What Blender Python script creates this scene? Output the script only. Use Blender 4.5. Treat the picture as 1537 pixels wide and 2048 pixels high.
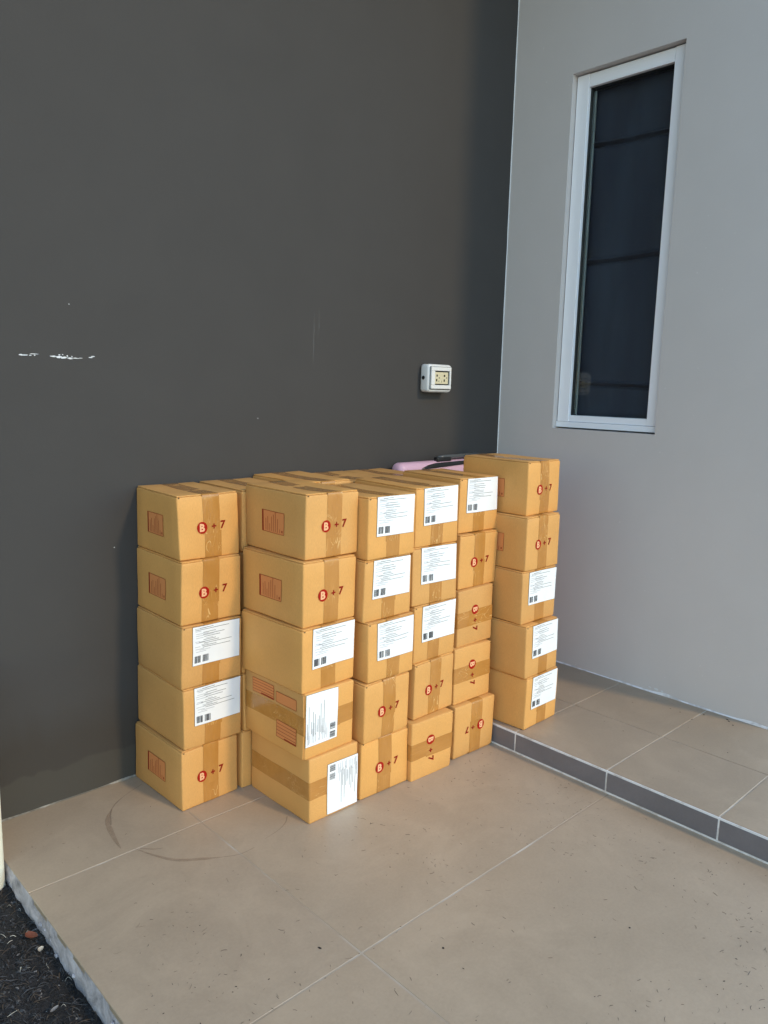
import bpy, bmesh, math, random
from mathutils import Vector, Matrix, noise

random.seed(7)
SC = bpy.context.scene
for o in list(bpy.data.objects):
    bpy.data.objects.remove(o)
COL = SC.collection

# ------------------------------------------------------------------ camera
cd = bpy.data.cameras.new('camera')
cd.sensor_fit = 'VERTICAL'
cd.sensor_height = 24.0
cd.lens = 24.0 * 1540.0 / 2048.0
cd.clip_start = 0.05
cd.clip_end = 2000.0
cam = bpy.data.objects.new('camera', cd)
COL.objects.link(cam)
R = Matrix(((0.727447, 0.091792, -0.679996),
            (-0.685712, 0.133189, -0.715583),
            (0.024883, 0.986831, 0.15983))).to_4x4()
cam.matrix_world = Matrix.Translation((-2.45031, -1.90484, 1.08009)) @ R
SC.camera = cam

# ------------------------------------------------------------------ light
SUN_DIR = Vector((0.053, -0.235, 0.160)).normalized()      # towards the sun
w = bpy.data.worlds.new('World')
SC.world = w
w.use_nodes = True
nt = w.node_tree
nt.nodes.clear()
sky = nt.nodes.new('ShaderNodeTexSky')
sky.sky_type = 'NISHITA'
sky.sun_disc = False
sky.sun_elevation = math.asin(SUN_DIR.z)
sky.sun_rotation = math.atan2(SUN_DIR.x, SUN_DIR.y)
sky.air_density = 1.6
sky.dust_density = 0.0
sky.ozone_density = 2.6
bg = nt.nodes.new('ShaderNodeBackground')
bg.inputs['Strength'].default_value = 0.15
wo = nt.nodes.new('ShaderNodeOutputWorld')
nt.links.new(sky.outputs[0], bg.inputs[0])
nt.links.new(bg.outputs[0], wo.inputs[0])

sl = bpy.data.lights.new('sun', 'SUN')
sl.energy = 0.64
sl.angle = math.radians(5.0)
sl.color = (1.0, 0.76, 0.46)
sun = bpy.data.objects.new('sun', sl)
COL.objects.link(sun)
sun.location = SUN_DIR * 20
sun.rotation_euler = SUN_DIR.to_track_quat('Z', 'Y').to_euler()

vs = SC.view_settings
vs.view_transform = 'Standard'
vs.look = 'None'
vs.exposure = 1.33
vs.gamma = 1.0
vs.use_curve_mapping = False
SC.render.engine = 'CYCLES'


# ------------------------------------------------------------------ helpers
def tag(o, label=None, cat=None, group=None, kind=None):
    if label: o['label'] = label
    if cat: o['category'] = cat
    if group: o['group'] = group
    if kind: o['kind'] = kind
    return o


def empty(name, loc=(0, 0, 0), rot=None):
    o = bpy.data.objects.new(name, None)
    o.empty_display_size = 0.05
    COL.objects.link(o)
    o.location = loc
    if rot is not None:
        o.rotation_euler = rot
    return o


def link(name, mesh, parent=None, loc=None):
    o = bpy.data.objects.new(name, mesh)
    COL.objects.link(o)
    if parent is not None:
        o.parent = parent
    if loc is not None:
        o.location = loc
    return o


def mesh_from(name, verts, faces, mats, fmat=None, smooth=False):
    me = bpy.data.meshes.new(name)
    me.from_pydata([tuple(v) for v in verts], [], faces)
    for m in (mats if isinstance(mats, (list, tuple)) else [mats]):
        me.materials.append(m)
    if fmat:
        me.polygons.foreach_set('material_index', fmat)
    if smooth:
        me.polygons.foreach_set('use_smooth', [True] * len(me.polygons))
    me.update()
    return me


class MB:
    """collects geometry for one mesh object"""
    def __init__(s):
        s.v = []; s.f = []; s.m = []

    def add(s, verts, faces, mi=0):
        b = len(s.v)
        s.v += [Vector(p) for p in verts]
        s.f += [tuple(b + i for i in f) for f in faces]
        s.m += [mi] * len(faces)

    def box(s, a, b, mi=0):
        x0, y0, z0 = a; x1, y1, z1 = b
        s.add([(x0, y0, z0), (x1, y0, z0), (x1, y1, z0), (x0, y1, z0),
               (x0, y0, z1), (x1, y0, z1), (x1, y1, z1), (x0, y1, z1)],
              [(0, 3, 2, 1), (4, 5, 6, 7), (0, 1, 5, 4), (1, 2, 6, 5), (2, 3, 7, 6), (3, 0, 4, 7)], mi)

    def rbox(s, a, b, r, n=3, mi=0):
        """box with rounded edges"""
        bm = bmesh.new()
        bmesh.ops.create_cube(bm, size=1.0)
        c = [(a[i] + b[i]) / 2 for i in range(3)]
        d = [abs(b[i] - a[i]) for i in range(3)]
        for v in bm.verts:
            v.co = Vector((c[0] + v.co.x * d[0], c[1] + v.co.y * d[1], c[2] + v.co.z * d[2]))
        bmesh.ops.bevel(bm, geom=list(bm.edges), offset=r, segments=n, profile=0.5, affect='EDGES')
        bm.verts.index_update()
        s.add([v.co.copy() for v in bm.verts], [[v.index for v in f.verts] for f in bm.faces], mi)
        bm.free()

    def tube(s, pts, r, n=10, mi=0):
        pts = [Vector(p) for p in pts]
        rings = []
        for i, p in enumerate(pts):
            t = (pts[min(i + 1, len(pts) - 1)] - pts[max(i - 1, 0)]).normalized()
            u = t.orthogonal().normalized() if i == 0 else (u - t * u.dot(t)).normalized()
            q = t.cross(u)
            rr = r[i] if isinstance(r, (list, tuple)) else r
            rings.append([p + (u * math.cos(2 * math.pi * k / n) + q * math.sin(2 * math.pi * k / n)) * rr for k in range(n)])
        vs_ = [p for ring in rings for p in ring]
        fs = []
        for i in range(len(pts) - 1):
            for k in range(n):
                fs.append((i * n + k, i * n + (k + 1) % n, (i + 1) * n + (k + 1) % n, (i + 1) * n + k))
        fs.append(tuple(reversed(range(n))))
        fs.append(tuple((len(pts) - 1) * n + k for k in range(n)))
        s.add(vs_, fs, mi)

    def build(s, name, mats, parent=None, smooth=False, loc=None):
        return link(name, mesh_from(name, s.v, s.f, mats, s.m, smooth), parent, loc)


# ------------------------------------------------------------------ materials
def new_mat(name):
    m = bpy.data.materials.new(name)
    m.use_nodes = True
    n = m.node_tree
    b = n.nodes['Principled BSDF']
    return m, n, b


def N(n, t, **kw):
    x = n.nodes.new(t)
    for k, v in kw.items():
        setattr(x, k, v)
    return x


def noise_node(n, vec, scale, detail=4.0, rough=0.55, dist=0.0):
    t = N(n, 'ShaderNodeTexNoise')
    t.inputs['Scale'].default_value = scale
    t.inputs['Detail'].default_value = detail
    t.inputs['Roughness'].default_value = rough
    t.inputs['Distortion'].default_value = dist
    n.links.new(vec, t.inputs['Vector'])
    return t.outputs['Fac']


def ramp(n, fac, stops):
    r = N(n, 'ShaderNodeValToRGB')
    e = r.color_ramp.elements
    while len(e) < len(stops):
        e.new(0.5)
    for i, (p, c) in enumerate(stops):
        e[i].position = p
        e[i].color = (*c, 1) if len(c) == 3 else c
    n.links.new(fac, r.inputs['Fac'])
    return r.outputs['Color']


def mix(n, fac, a, b, mode='MIX'):
    x = N(n, 'ShaderNodeMix', data_type='RGBA', blend_type=mode)
    for sock, v in ((x.inputs[0], fac), (x.inputs[6], a), (x.inputs[7], b)):
        if isinstance(v, (int, float)):
            sock.default_value = v
        elif isinstance(v, (tuple, list)):
            sock.default_value = (*v, 1)
        else:
            n.links.new(v, sock)
    return x.outputs[2]


def math_n(n, op, a, b=None, clamp=False):
    x = N(n, 'ShaderNodeMath', operation=op, use_clamp=clamp)
    for i, v in enumerate((a, b)):
        if v is None: continue
        if isinstance(v, (int, float)):
            x.inputs[i].default_value = v
        else:
            n.links.new(v, x.inputs[i])
    return x.outputs[0]


def mapping(n, vec, scale=(1, 1, 1), loc=(0, 0, 0), rot=(0, 0, 0)):
    mp = N(n, 'ShaderNodeMapping')
    mp.inputs['Scale'].default_value = scale
    mp.inputs['Location'].default_value = loc
    mp.inputs['Rotation'].default_value = rot
    n.links.new(vec, mp.inputs['Vector'])
    return mp.outputs['Vector']


def bump(n, b, height, strength, dist=0.001):
    x = N(n, 'ShaderNodeBump')
    x.inputs['Strength'].default_value = strength
    x.inputs['Distance'].default_value = dist
    n.links.new(height, x.inputs['Height'])
    n.links.new(x.outputs[0], b.inputs['Normal'])


def obj_vec(n, offset=True):
    tc = N(n, 'ShaderNodeTexCoord')
    v = tc.outputs['Object']
    if offset:
        oi = N(n, 'ShaderNodeObjectInfo')
        c = N(n, 'ShaderNodeVectorMath', operation='ADD')
        n.links.new(v, c.inputs[0])
        s = math_n(n, 'MULTIPLY', oi.outputs['Random'], 37.0)
        n.links.new(s, c.inputs[1])
        return c.outputs[0]
    return v


def pos_vec(n):
    return N(n, 'ShaderNodeNewGeometry').outputs['Position']


def simple(name, col, rough=0.6, spec=0.5, metal=0.0):
    m, n, b = new_mat(name)
    b.inputs['Base Color'].default_value = (*col, 1)
    b.inputs['Roughness'].default_value = rough
    b.inputs['Specular IOR Level'].default_value = spec
    b.inputs['Metallic'].default_value = metal
    return m


def mat_cardboard(name, base):
    m, n, b = new_mat(name)
    v = obj_vec(n)
    big = noise_node(n, v, 9.0, 3, 0.5)
    fine = noise_node(n, v, 420.0, 3, 0.6)
    flec = noise_node(n, mapping(n, v, (900, 900, 160)), 1.0, 2, 0.6)
    oi = N(n, 'ShaderNodeObjectInfo')
    c0 = tuple(x * 0.94 for x in base)
    c1 = tuple(min(1, x * 1.04) for x in base)
    c = ramp(n, big, [(0.3, c0), (0.7, c1)])
    tint = ramp(n, oi.outputs['Random'], [(0.0, (0.82, 0.85, 0.95)), (0.5, (0.95, 0.97, 1.02)), (1.0, (1.05, 1.03, 0.96))])
    c = mix(n, 1.0, c, tint, 'MULTIPLY')
    c = mix(n, 0.22, c, ramp(n, flec, [(0.35, tuple(x * 0.72 for x in base)), (0.65, tuple(min(1, x * 1.2) for x in base))]))
    scuff = ramp(n, noise_node(n, mapping(n, v, (14, 14, 50)), 1.0, 5, 0.7), [(0.66, (0, 0, 0)), (0.78, (1, 1, 1))])
    sf = N(n, 'ShaderNodeRGBToBW'); n.links.new(scuff, sf.inputs[0])
    c = mix(n, math_n(n, 'MULTIPLY', sf.outputs[0], 0.25), c, tuple(min(1, x * 1.25) for x in base))
    n.links.new(c, b.inputs['Base Color'])
    b.inputs['Roughness'].default_value = 0.62
    b.inputs['Specular IOR Level'].default_value = 0.3
    # corrugation telegraphing through the liner, plus paper grain
    wv = N(n, 'ShaderNodeTexWave', wave_type='BANDS', bands_direction='Z')
    wv.inputs['Scale'].default_value = 42.0
    wv.inputs['Distortion'].default_value = 0.3
    tc = N(n, 'ShaderNodeTexCoord')
    n.links.new(tc.outputs['Object'], wv.inputs['Vector'])
    h = math_n(n, 'ADD', math_n(n, 'MULTIPLY', wv.outputs['Fac'], 0.0), math_n(n, 'MULTIPLY', fine, 0.35))
    h = math_n(n, 'ADD', h, math_n(n, 'MULTIPLY', big, 3.0))
    bump(n, b, h, 0.35, 0.0012)
    return m


CARD = mat_cardboard('cardboard', (0.67, 0.335, 0.098))
CARD_EDGE = mat_cardboard('cardboard_edge', (0.56, 0.33, 0.14))


def mat_tape():
    m, n, b = new_mat('packing_tape')
    v = obj_vec(n)
    ns = noise_node(n, mapping(n, v, (30, 30, 8)), 1.0, 4, 0.6)
    c = ramp(n, ns, [(0.3, (0.43, 0.185, 0.038)), (0.7, (0.50, 0.228, 0.055))])
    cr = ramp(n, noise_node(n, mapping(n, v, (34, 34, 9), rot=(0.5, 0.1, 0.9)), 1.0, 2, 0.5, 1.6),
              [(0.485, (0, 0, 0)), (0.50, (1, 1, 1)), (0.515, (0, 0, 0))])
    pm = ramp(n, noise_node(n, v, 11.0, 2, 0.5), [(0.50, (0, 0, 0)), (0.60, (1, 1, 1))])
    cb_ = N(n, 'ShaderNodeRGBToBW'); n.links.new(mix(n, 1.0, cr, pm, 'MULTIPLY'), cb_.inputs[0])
    c = mix(n, math_n(n, 'MULTIPLY', cb_.outputs[0], 0.75), c, (0.78, 0.50, 0.20))  # thin highlight streaks, as on creases, painted into the tape colour
    n.links.new(c, b.inputs['Base Color'])
    b.inputs['Roughness'].default_value = 0.15
    b.inputs['Specular IOR Level'].default_value = 0.55
    wr = noise_node(n, mapping(n, v, (55, 55, 6)), 1.0, 4, 0.6, 0.8)
    st = ramp(n, noise_node(n, mapping(n, v, (26, 26, 7), rot=(0.3, 0.2, 0.4)), 1.0, 2, 0.5, 1.2),
              [(0.48, (0, 0, 0)), (0.50, (1, 1, 1)), (0.52, (0, 0, 0))])
    sb = N(n, 'ShaderNodeRGBToBW'); n.links.new(st, sb.inputs[0])
    h = math_n(n, 'ADD', math_n(n, 'MULTIPLY', wr, 0.7), math_n(n, 'MULTIPLY', sb.outputs[0], 0.22))
    bump(n, b, h, 0.55, 0.0018)
    return m


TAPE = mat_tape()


def mat_paper():
    m, n, b = new_mat('label_paper')
    v = obj_vec(n)
    c = ramp(n, noise_node(n, v, 30, 3), [(0.3, (0.80, 0.80, 0.80)), (0.7, (0.84, 0.84, 0.83))])
    n.links.new(c, b.inputs['Base Color'])
    b.inputs['Roughness'].default_value = 0.42
    bump(n, b, noise_node(n, v, 22, 2), 0.25, 0.002)
    return m


PAPER = mat_paper()
LABEL_SHADOW = simple('label_shadow_rim', (0.10, 0.055, 0.03), 0.8)
INK_GREY = simple('label_ink', (0.10, 0.10, 0.10), 0.6)
INK_FAINT = simple('faint_label_ink', (0.50, 0.50, 0.51), 0.6)
INK_BLACK = simple('barcode_ink', (0.030, 0.030, 0.032), 0.6)
RED = simple('red_stamp_ink', (0.36, 0.012, 0.005), 0.8, 0.12)
RED_DARK = simple('dark_red_ink', (0.25, 0.014, 0.006), 0.8, 0.12)
RED_PALE = simple('pale_red_ink', (0.68, 0.255, 0.085), 0.8, 0.12)
SALMON = simple('stamp_letter', (0.80, 0.42, 0.22), 0.8, 0.12)
BROWN_INK = simple('brown_print', (0.32, 0.045, 0.014), 0.8, 0.12)
HOLE = simple('corner_gap', (0.012, 0.007, 0.004), 0.9)


def mat_wall(name, base, rough, dirt=0.0, mott=0.06, spec=0.4):
    m, n, b = new_mat(name)
    p = pos_vec(n)
    big = noise_node(n, p, 1.1, 4, 0.6)
    mid = noise_node(n, p, 7.0, 4, 0.6)
    fine = noise_node(n, p, 260.0, 3, 0.6)
    c = ramp(n, big, [(0.3, tuple(x * (1 - mott) for x in base)), (0.7, tuple(x * (1 + mott) for x in base))])
    c = mix(n, 0.4, c, ramp(n, mid, [(0.3, tuple(x * (1 - mott) for x in base)), (0.7, tuple(x * (1 + mott) for x in base))]))
    # specks and faint dust
    spk = ramp(n, noise_node(n, p, 95.0, 2, 0.5), [(0.735, (0, 0, 0)), (0.76, (1, 1, 1))])
    sb = N(n, 'ShaderNodeRGBToBW'); n.links.new(spk, sb.inputs[0])
    c = mix(n, math_n(n, 'MULTIPLY', sb.outputs[0], 0.18), c, tuple(min(1, x * 1.9) for x in base))
    if dirt:
        sx = N(n, 'ShaderNodeSeparateXYZ'); n.links.new(p, sx.inputs[0])
        wob = math_n(n, 'MULTIPLY', noise_node(n, mapping(n, p, (3.2, 3.2, 2.0)), 1.0, 3, 0.6, 0.6), 0.32)
        band = math_n(n, 'SUBTRACT', math_n(n, 'ADD', sx.outputs['Z'], 0.0), wob)
        f = ramp(n, band, [(0.0, (1, 1, 1)), (0.10, (0, 0, 0))])
        fb = N(n, 'ShaderNodeRGBToBW'); n.links.new(f, fb.inputs[0])
        c = mix(n, math_n(n, 'MULTIPLY', fb.outputs[0], dirt), c, (0.046, 0.036, 0.025))
        wash = ramp(n, math_n(n, 'SUBTRACT', sx.outputs['Z'], math_n(n, 'MULTIPLY', wob, 0.55)),
                    [(-0.0, (1, 1, 1)), (0.006, (0, 0, 0))])
        wb = N(n, 'ShaderNodeRGBToBW'); n.links.new(wash, wb.inputs[0])
        c = mix(n, math_n(n, 'MULTIPLY', wb.outputs[0], 0.5), c, (0.075, 0.068, 0.055))
    n.links.new(c, b.inputs['Base Color'])
    b.inputs['Roughness'].default_value = rough
    b.inputs['Specular IOR Level'].default_value = spec
    h = math_n(n, 'ADD', math_n(n, 'MULTIPLY', fine, 0.25), math_n(n, 'MULTIPLY', noise_node(n, p, 34.0, 3), 0.5))
    h = math_n(n, 'ADD', h, math_n(n, 'MULTIPLY', noise_node(n, p, 3.0, 2), 3.0))
    bump(n, b, h, 0.45, 0.0018)
    return m


DARK_PAINT = mat_wall('dark_grey_paint', (0.057, 0.053, 0.050), 0.75, dirt=0.45, spec=0.12)
GREY_PAINT = mat_wall('mid_grey_paint', (0.57, 0.525, 0.495), 0.7, mott=0.03, spec=0.2)
CAULK = mat_wall('white_filler', (0.62, 0.62, 0.62), 0.7)


def mat_tile(name, base, rough, dirt=0.5):
    m, n, b = new_mat(name)
    p = pos_vec(n)
    oi = N(n, 'ShaderNodeObjectInfo')
    big = noise_node(n, p, 1.6, 5, 0.62)
    mid = noise_node(n, p, 9.0, 5, 0.65)
    fine = noise_node(n, p, 150.0, 4, 0.7)
    c = ramp(n, big, [(0.28, tuple(x * 0.86 for x in base)), (0.72, tuple(x * 1.10 for x in base))])
    c = mix(n, 0.45, c, ramp(n, mid, [(0.3, tuple(x * 0.86 for x in base)), (0.7, tuple(x * 1.12 for x in base))]))
    tint = ramp(n, oi.outputs['Random'], [(0.0, (0.97, 0.97, 0.98)), (1.0, (1.03, 1.02, 1.0))])
    c = mix(n, 1.0, c, tint, 'MULTIPLY')
    # small scratches, swept along one direction, and fine speckle
    scr = noise_node(n, mapping(n, p, (40, 260, 1), rot=(0, 0, 0.75)), 1.0, 3, 0.75, 0.3)
    sc = ramp(n, scr, [(0.62, (0, 0, 0)), (0.70, (1, 1, 1))])
    sb = N(n, 'ShaderNodeRGBToBW'); n.links.new(sc, sb.inputs[0])
    c = mix(n, math_n(n, 'MULTIPLY', sb.outputs[0], 0.16 * dirt / 0.5), c, tuple(x * 0.45 for x in base))
    c = mix(n, 0.14, c, ramp(n, fine, [(0.35, tuple(x * 0.7 for x in base)), (0.65, tuple(x * 1.25 for x in base))]))
    st = ramp(n, noise_node(n, p, 3.2, 6, 0.7, 0.5), [(0.60, (0, 0, 0)), (0.74, (1, 1, 1))])
    sb2 = N(n, 'ShaderNodeRGBToBW'); n.links.new(st, sb2.inputs[0])
    c = mix(n, math_n(n, 'MULTIPLY', sb2.outputs[0], 0.50 * dirt), c, tuple(x * 0.62 for x in base))
    du = ramp(n, noise_node(n, p, 4.3, 6, 0.68, 0.7), [(0.46, (0, 0, 0)), (0.70, (1, 1, 1))])
    db = N(n, 'ShaderNodeRGBToBW'); n.links.new(du, db.inputs[0])
    c = mix(n, math_n(n, 'MULTIPLY', db.outputs[0], 0.42), c, tuple(min(1, x * 1.30) for x in base))
    n.links.new(c, b.inputs['Base Color'])
    r = N(n, 'ShaderNodeMapRange')
    r.inputs['To Min'].default_value = rough - 0.1
    r.inputs['To Max'].default_value = rough + 0.14
    n.links.new(mid, r.inputs['Value'])
    n.links.new(r.outputs[0], b.inputs['Roughness'])
    bump(n, b, math_n(n, 'ADD', math_n(n, 'MULTIPLY', fine, 0.5), mid), 0.12, 0.001)
    return m


FLOOR_TILE = mat_tile('beige_floor_tile', (0.405, 0.305, 0.205), 0.42)
STEP_TILE = mat_tile('beige_step_tile', (0.350, 0.265, 0.180), 0.40, 0.25)
RISER_TILE = mat_tile('grey_riser_tile', (0.165, 0.150, 0.155), 0.45, 0.15)


def mat_grout(name, light, dark, lo=0.42, hi=0.56, sc=5.0):
    m, n, b = new_mat(name)
    p = pos_vec(n)
    f = noise_node(n, p, sc, 4, 0.65)
    c = ramp(n, f, [(lo, dark), ((lo + hi) / 2, tuple((a * 2 + b_) / 3 for a, b_ in zip(dark, light))), (hi, light)])
    n.links.new(c, b.inputs['Base Color'])
    b.inputs['Roughness'].default_value = 0.85
    return m


GROUT = mat_grout('floor_grout', (0.58, 0.51, 0.41), (0.38, 0.285, 0.19), 0.48, 0.70, 2.6)
GROUT_WHITE = mat_grout('white_grout', (0.74, 0.72, 0.70), (0.48, 0.44, 0.40), 0.3, 0.5, 14.0)


GROUT_STEP = mat_grout('step_grout', (0.66, 0.60, 0.50), (0.36, 0.28, 0.20), 0.42, 0.62, 3.6)


def mat_concrete():
    m, n, b = new_mat('raw_concrete')
    p = pos_vec(n)
    a = noise_node(n, p, 24, 6, 0.7, 0.6)
    c = ramp(n, a, [(0.3, (0.22, 0.195, 0.19)), (0.5, (0.50, 0.445, 0.435)), (0.7, (0.72, 0.65, 0.64))])
    n.links.new(c, b.inputs['Base Color'])
    b.inputs['Roughness'].default_value = 0.85
    bump(n, b, math_n(n, 'ADD', a, math_n(n, 'MULTIPLY', noise_node(n, p, 160, 4), 0.4)), 0.8, 0.004)
    return m


CONCRETE = mat_concrete()


def mat_soil():
    m, n, b = new_mat('dark_soil')
    p = pos_vec(n)
    a = noise_node(n, p, 45, 6, 0.75, 0.8)
    c = ramp(n, a, [(0.35, (0.006, 0.006, 0.006)), (0.55, (0.020, 0.018, 0.017)), (0.75, (0.060, 0.055, 0.050))])
    n.links.new(c, b.inputs['Base Color'])
    b.inputs['Roughness'].default_value = 0.8
    bump(n, b, math_n(n, 'ADD', a, noise_node(n, p, 300, 3)), 0.9, 0.004)
    return m


SOIL = mat_soil()
FLECK_DARK = simple('dark_litter', (0.020, 0.016, 0.013), 0.8)
FLECK_BROWN = simple('brown_litter', (0.075, 0.050, 0.030), 0.8)
FLECK_PALE = simple('pale_litter', (0.52, 0.46, 0.36), 0.7)
FLECK_GREY = simple('grey_crumbs', (0.22, 0.20, 0.18), 0.8)
RUST = simple('rust_leaf', (0.20, 0.060, 0.030), 0.7)
ALU = simple('white_window_frame', (0.90, 0.90, 0.92), 0.25)
GASKET = simple('black_gasket', (0.010, 0.011, 0.010), 0.5)
GLASS_EDGE = simple('pale_glazing_bead', (0.30, 0.34, 0.33), 0.4)
WHITE_PLASTIC = simple('white_plastic', (0.72, 0.71, 0.68), 0.35)
CREAM_PLASTIC = simple('cream_plastic', (0.62, 0.55, 0.36), 0.4)
BLACK_PLASTIC = simple('black_plastic', (0.012, 0.012, 0.012), 0.35)
GREY_PLASTIC = simple('dark_grey_tube', (0.075, 0.080, 0.080), 0.25)
PINK = simple('pink_plastic', (0.66, 0.40, 0.48), 0.45)
PINK_PALE = simple('pale_pink_trim', (0.78, 0.66, 0.64), 0.45)
CREAM = simple('cream_post', (0.74, 0.70, 0.56), 0.45)


def mat_curtain():
    m, n, b = new_mat('navy_curtain')
    v = obj_vec(n, False)
    a = noise_node(n, mapping(n, v, (9, 9, 2)), 1.0, 3, 0.5)
    c = ramp(n, a, [(0.3, (0.030, 0.036, 0.060)), (0.7, (0.046, 0.057, 0.086))])
    n.links.new(c, b.inputs['Base Color'])
    b.inputs['Roughness'].default_value = 0.75
    bump(n, b, noise_node(n, v, 900, 2), 0.2, 0.0005)
    return m


CURTAIN = mat_curtain()


def mat_glass():
    m, n, b = new_mat('window_glass')
    b.inputs['Base Color'].default_value = (0.90, 0.95, 0.95, 1)
    b.inputs['Roughness'].default_value = 0.02
    b.inputs['IOR'].default_value = 1.30
    b.inputs['Transmission Weight'].default_value = 1.0
    return m


GLASS = mat_glass()


def mat_stain(name, col, amount, sx=60.0):
    m, n, b = new_mat(name)
    p = pos_vec(n)
    f = ramp(n, noise_node(n, p, sx, 4, 0.7), [(0.15, (0, 0, 0)), (0.75, (1, 1, 1))])
    fb = N(n, 'ShaderNodeRGBToBW'); n.links.new(f, fb.inputs[0])
    n.links.new(math_n(n, 'MULTIPLY', fb.outputs[0], amount), b.inputs['Alpha'])
    b.inputs['Base Color'].default_value = (*col, 1)
    b.inputs['Roughness'].default_value = 0.6
    return m


STAIN = mat_stain('brown_scuff', (0.28, 0.17, 0.10), 0.42, 22.0)
STAIN_DARK = mat_stain('dark_scuff', (0.16, 0.115, 0.08), 0.52, 22.0)
SCRATCH = mat_stain('faint_scratch', (0.17, 0.17, 0.165), 0.8, 90.0)

# ------------------------------------------------------------------ setting
ZP = 0.0659            # height of the tiled step
XR = -0.6476           # riser plane
XW = -0.030            # grey wall plane
XE = -1.962            # left edge of the slab
YE = -1.115             # the grey wall ends here, just outside the frame

# soil / ground sheet to the horizon
g = MB()
g.add([(-400, -400, -0.12), (400, -400, -0.12), (400, 400, -0.12), (-400, 400, -0.12)], [(0, 1, 2, 3)])
PAVING = mat_tile('pale_paving', (0.40, 0.38, 0.35), 0.7)
tag(g.build('ground', PAVING), kind='structure')

# soil bed next to the slab, a displaced sheet
nx, ny = 90, 150
x0, x1, y0, y1 = -3.0, XE + 0.03, -2.4, -0.003
vs_, fs = [], []
for j in range(ny + 1):
    for i in range(nx + 1):
        x = x0 + (x1 - x0) * i / nx
        y = y0 + (y1 - y0) * j / ny
        h = noise.fractal(Vector((x * 14, y * 14, 3.1)), 1.0, 2.1, 5) * 0.011 + noise.noise(Vector((x * 60, y * 60, 9))) * 0.004
        edge = max(0, (x - (XE - 0.12)) / 0.15)
        vs_.append((x, y, -0.050 + h - 0.004 * edge))
for j in range(ny):
    for i in range(nx):
        a = j * (nx + 1) + i
        fs.append((a, a + 1, a + nx + 2, a + nx + 1))
soil = link('soil_bed', mesh_from('soil_bed', vs_, fs, SOIL, None, True))
tag(soil, kind='structure')

# porch floor: slab + grout sheet + tiles
floor = empty('floor', (0, 0, 0))
tag(floor, kind='structure')
s = MB()
s.box((XE + 0.006, -4.2, -0.11), (2.0, -0.0005, -0.0007))
s.build('grout_bed', GROUT, floor)


def tile(name, a, b, z, th, mat_, parent, r=0.0012, tilt=0.0):
    bm = MB()
    bm.rbox((a[0], a[1], z - th), (b[0], b[1], z), r, 1)
    return bm.build(name, mat_, parent)


xs = [(XE + 0.001, -1.548), (-1.548, XR + 0.004)]
ys = [0.0 - 0.002, -0.324, -0.924, -1.524, -2.124, -2.724, -3.324, -3.924]
G = 0.0014
for (a, b_) in xs:
    for j in range(len(ys) - 1):
        x_a = a + (G if a > -1.9 else 0)
        x_b = b_ - (G if b_ < -1.5 else 0)
        dz = random.uniform(-0.0003, 0.0002)
        tile('floor_tile', (x_a, ys[j + 1] + G), (x_b, ys[j] - G), dz, 0.012, FLOOR_TILE, floor)

# raw concrete edge of the slab (irregular vertical face)
nu, nv = 260, 8
vs_, fs = [], []
for i in range(nu + 1):
    y = -4.2 + 4.197 * i / nu
    for j in range(nv + 1):
        t = j / nv
        z = -0.0015 - 0.10 * t
        d = 0.0032 * noise.fractal(Vector((y * 16, t * 1.6, 5.5)), 1.0, 2.0, 4) + 0.0022 * noise.noise(Vector((y * 60, t * 6, 1.7)))
        bulge = 0.0015 * math.sin(t * math.pi) if j else 0
        zz = z + (0.0 if j in (0,) else 0.004 * noise.noise(Vector((y * 25, t * 4, 8.2))))
        vs_.append((XE + 0.001 - bulge - (d if j else d * 0.25), y, zz))
for i in range(nu):
    for j in range(nv):
        a = i * (nv + 1) + j
        fs.append((a, a + nv + 1, a + nv + 2, a + 1))
tag(link('concrete_edge', mesh_from('concrete_edge', vs_, fs, CONCRETE, None, True)), kind='structure')

# mortar lumps sticking to the edge
mb = MB()
for k in range(22):
    y = random.uniform(-1.4, -0.2)
    r = random.uniform(0.003, 0.007)
    c = Vector((XE - random.uniform(-0.003, 0.004), y, random.uniform(-0.062, -0.02)))
    ico = bmesh.new()
    bmesh.ops.create_icosphere(ico, subdivisions=2, radius=r)
    for v in ico.verts:
        v.co *= 1 + 0.35 * noise.noise(v.co * 180 + c * 10)
        v.co.z *= 0.7
        v.co.x *= 0.6
        v.co += c
    ico.verts.index_update()
    mb.add([v.co.copy() for v in ico.verts], [[v.index for v in f.verts] for f in ico.faces])
    ico.free()
o = mb.build('mortar_lumps', CONCRETE, None, True)
tag(o, kind='stuff')

# raised step
step = empty('step', (0, 0, 0))
tag(step, kind='structure')
s = MB()
s.box((XR + 0.0062, -4.2, -0.001), (2.0, -0.0006, ZP - 0.0016))
s.build('step_core', GROUT_STEP, step)
s = MB()
s.box((XR + 0.0011, -4.2, -0.001), (XR + 0.0060, -0.0006, ZP - 0.0018))
s.build('riser_grout', GROUT_WHITE, step)
px = [(XR + 0.0035, -0.333), (-0.333, XW - 0.0015)]
py = [-0.003, -0.300, -0.606, -0.914, -1.221, -1.526, -1.831, -2.136, -2.441, -2.746, -3.05]
for (a, b_) in px:
    for j in range(len(py) - 1):
        xa = a + (G if a > -0.5 else 0)
        xb = b_ - (G if b_ < -0.2 else 0)
        tile('step_tile', (xa, py[j + 1] + G), (xb, py[j] - G), ZP + random.uniform(-0.0002, 0.0002), 0.006, STEP_TILE, step)
for j in range(len(py) - 1):
    ya, yb = py[j + 1] + 0.0022, py[j] - 0.0022
    m_ = MB()
    m_.rbox((XR, ya, 0.0052), (XR + 0.0072, yb, ZP - 0.0068), 0.0012, 2)
    m_.build('riser_tile', RISER_TILE, step)
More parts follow.
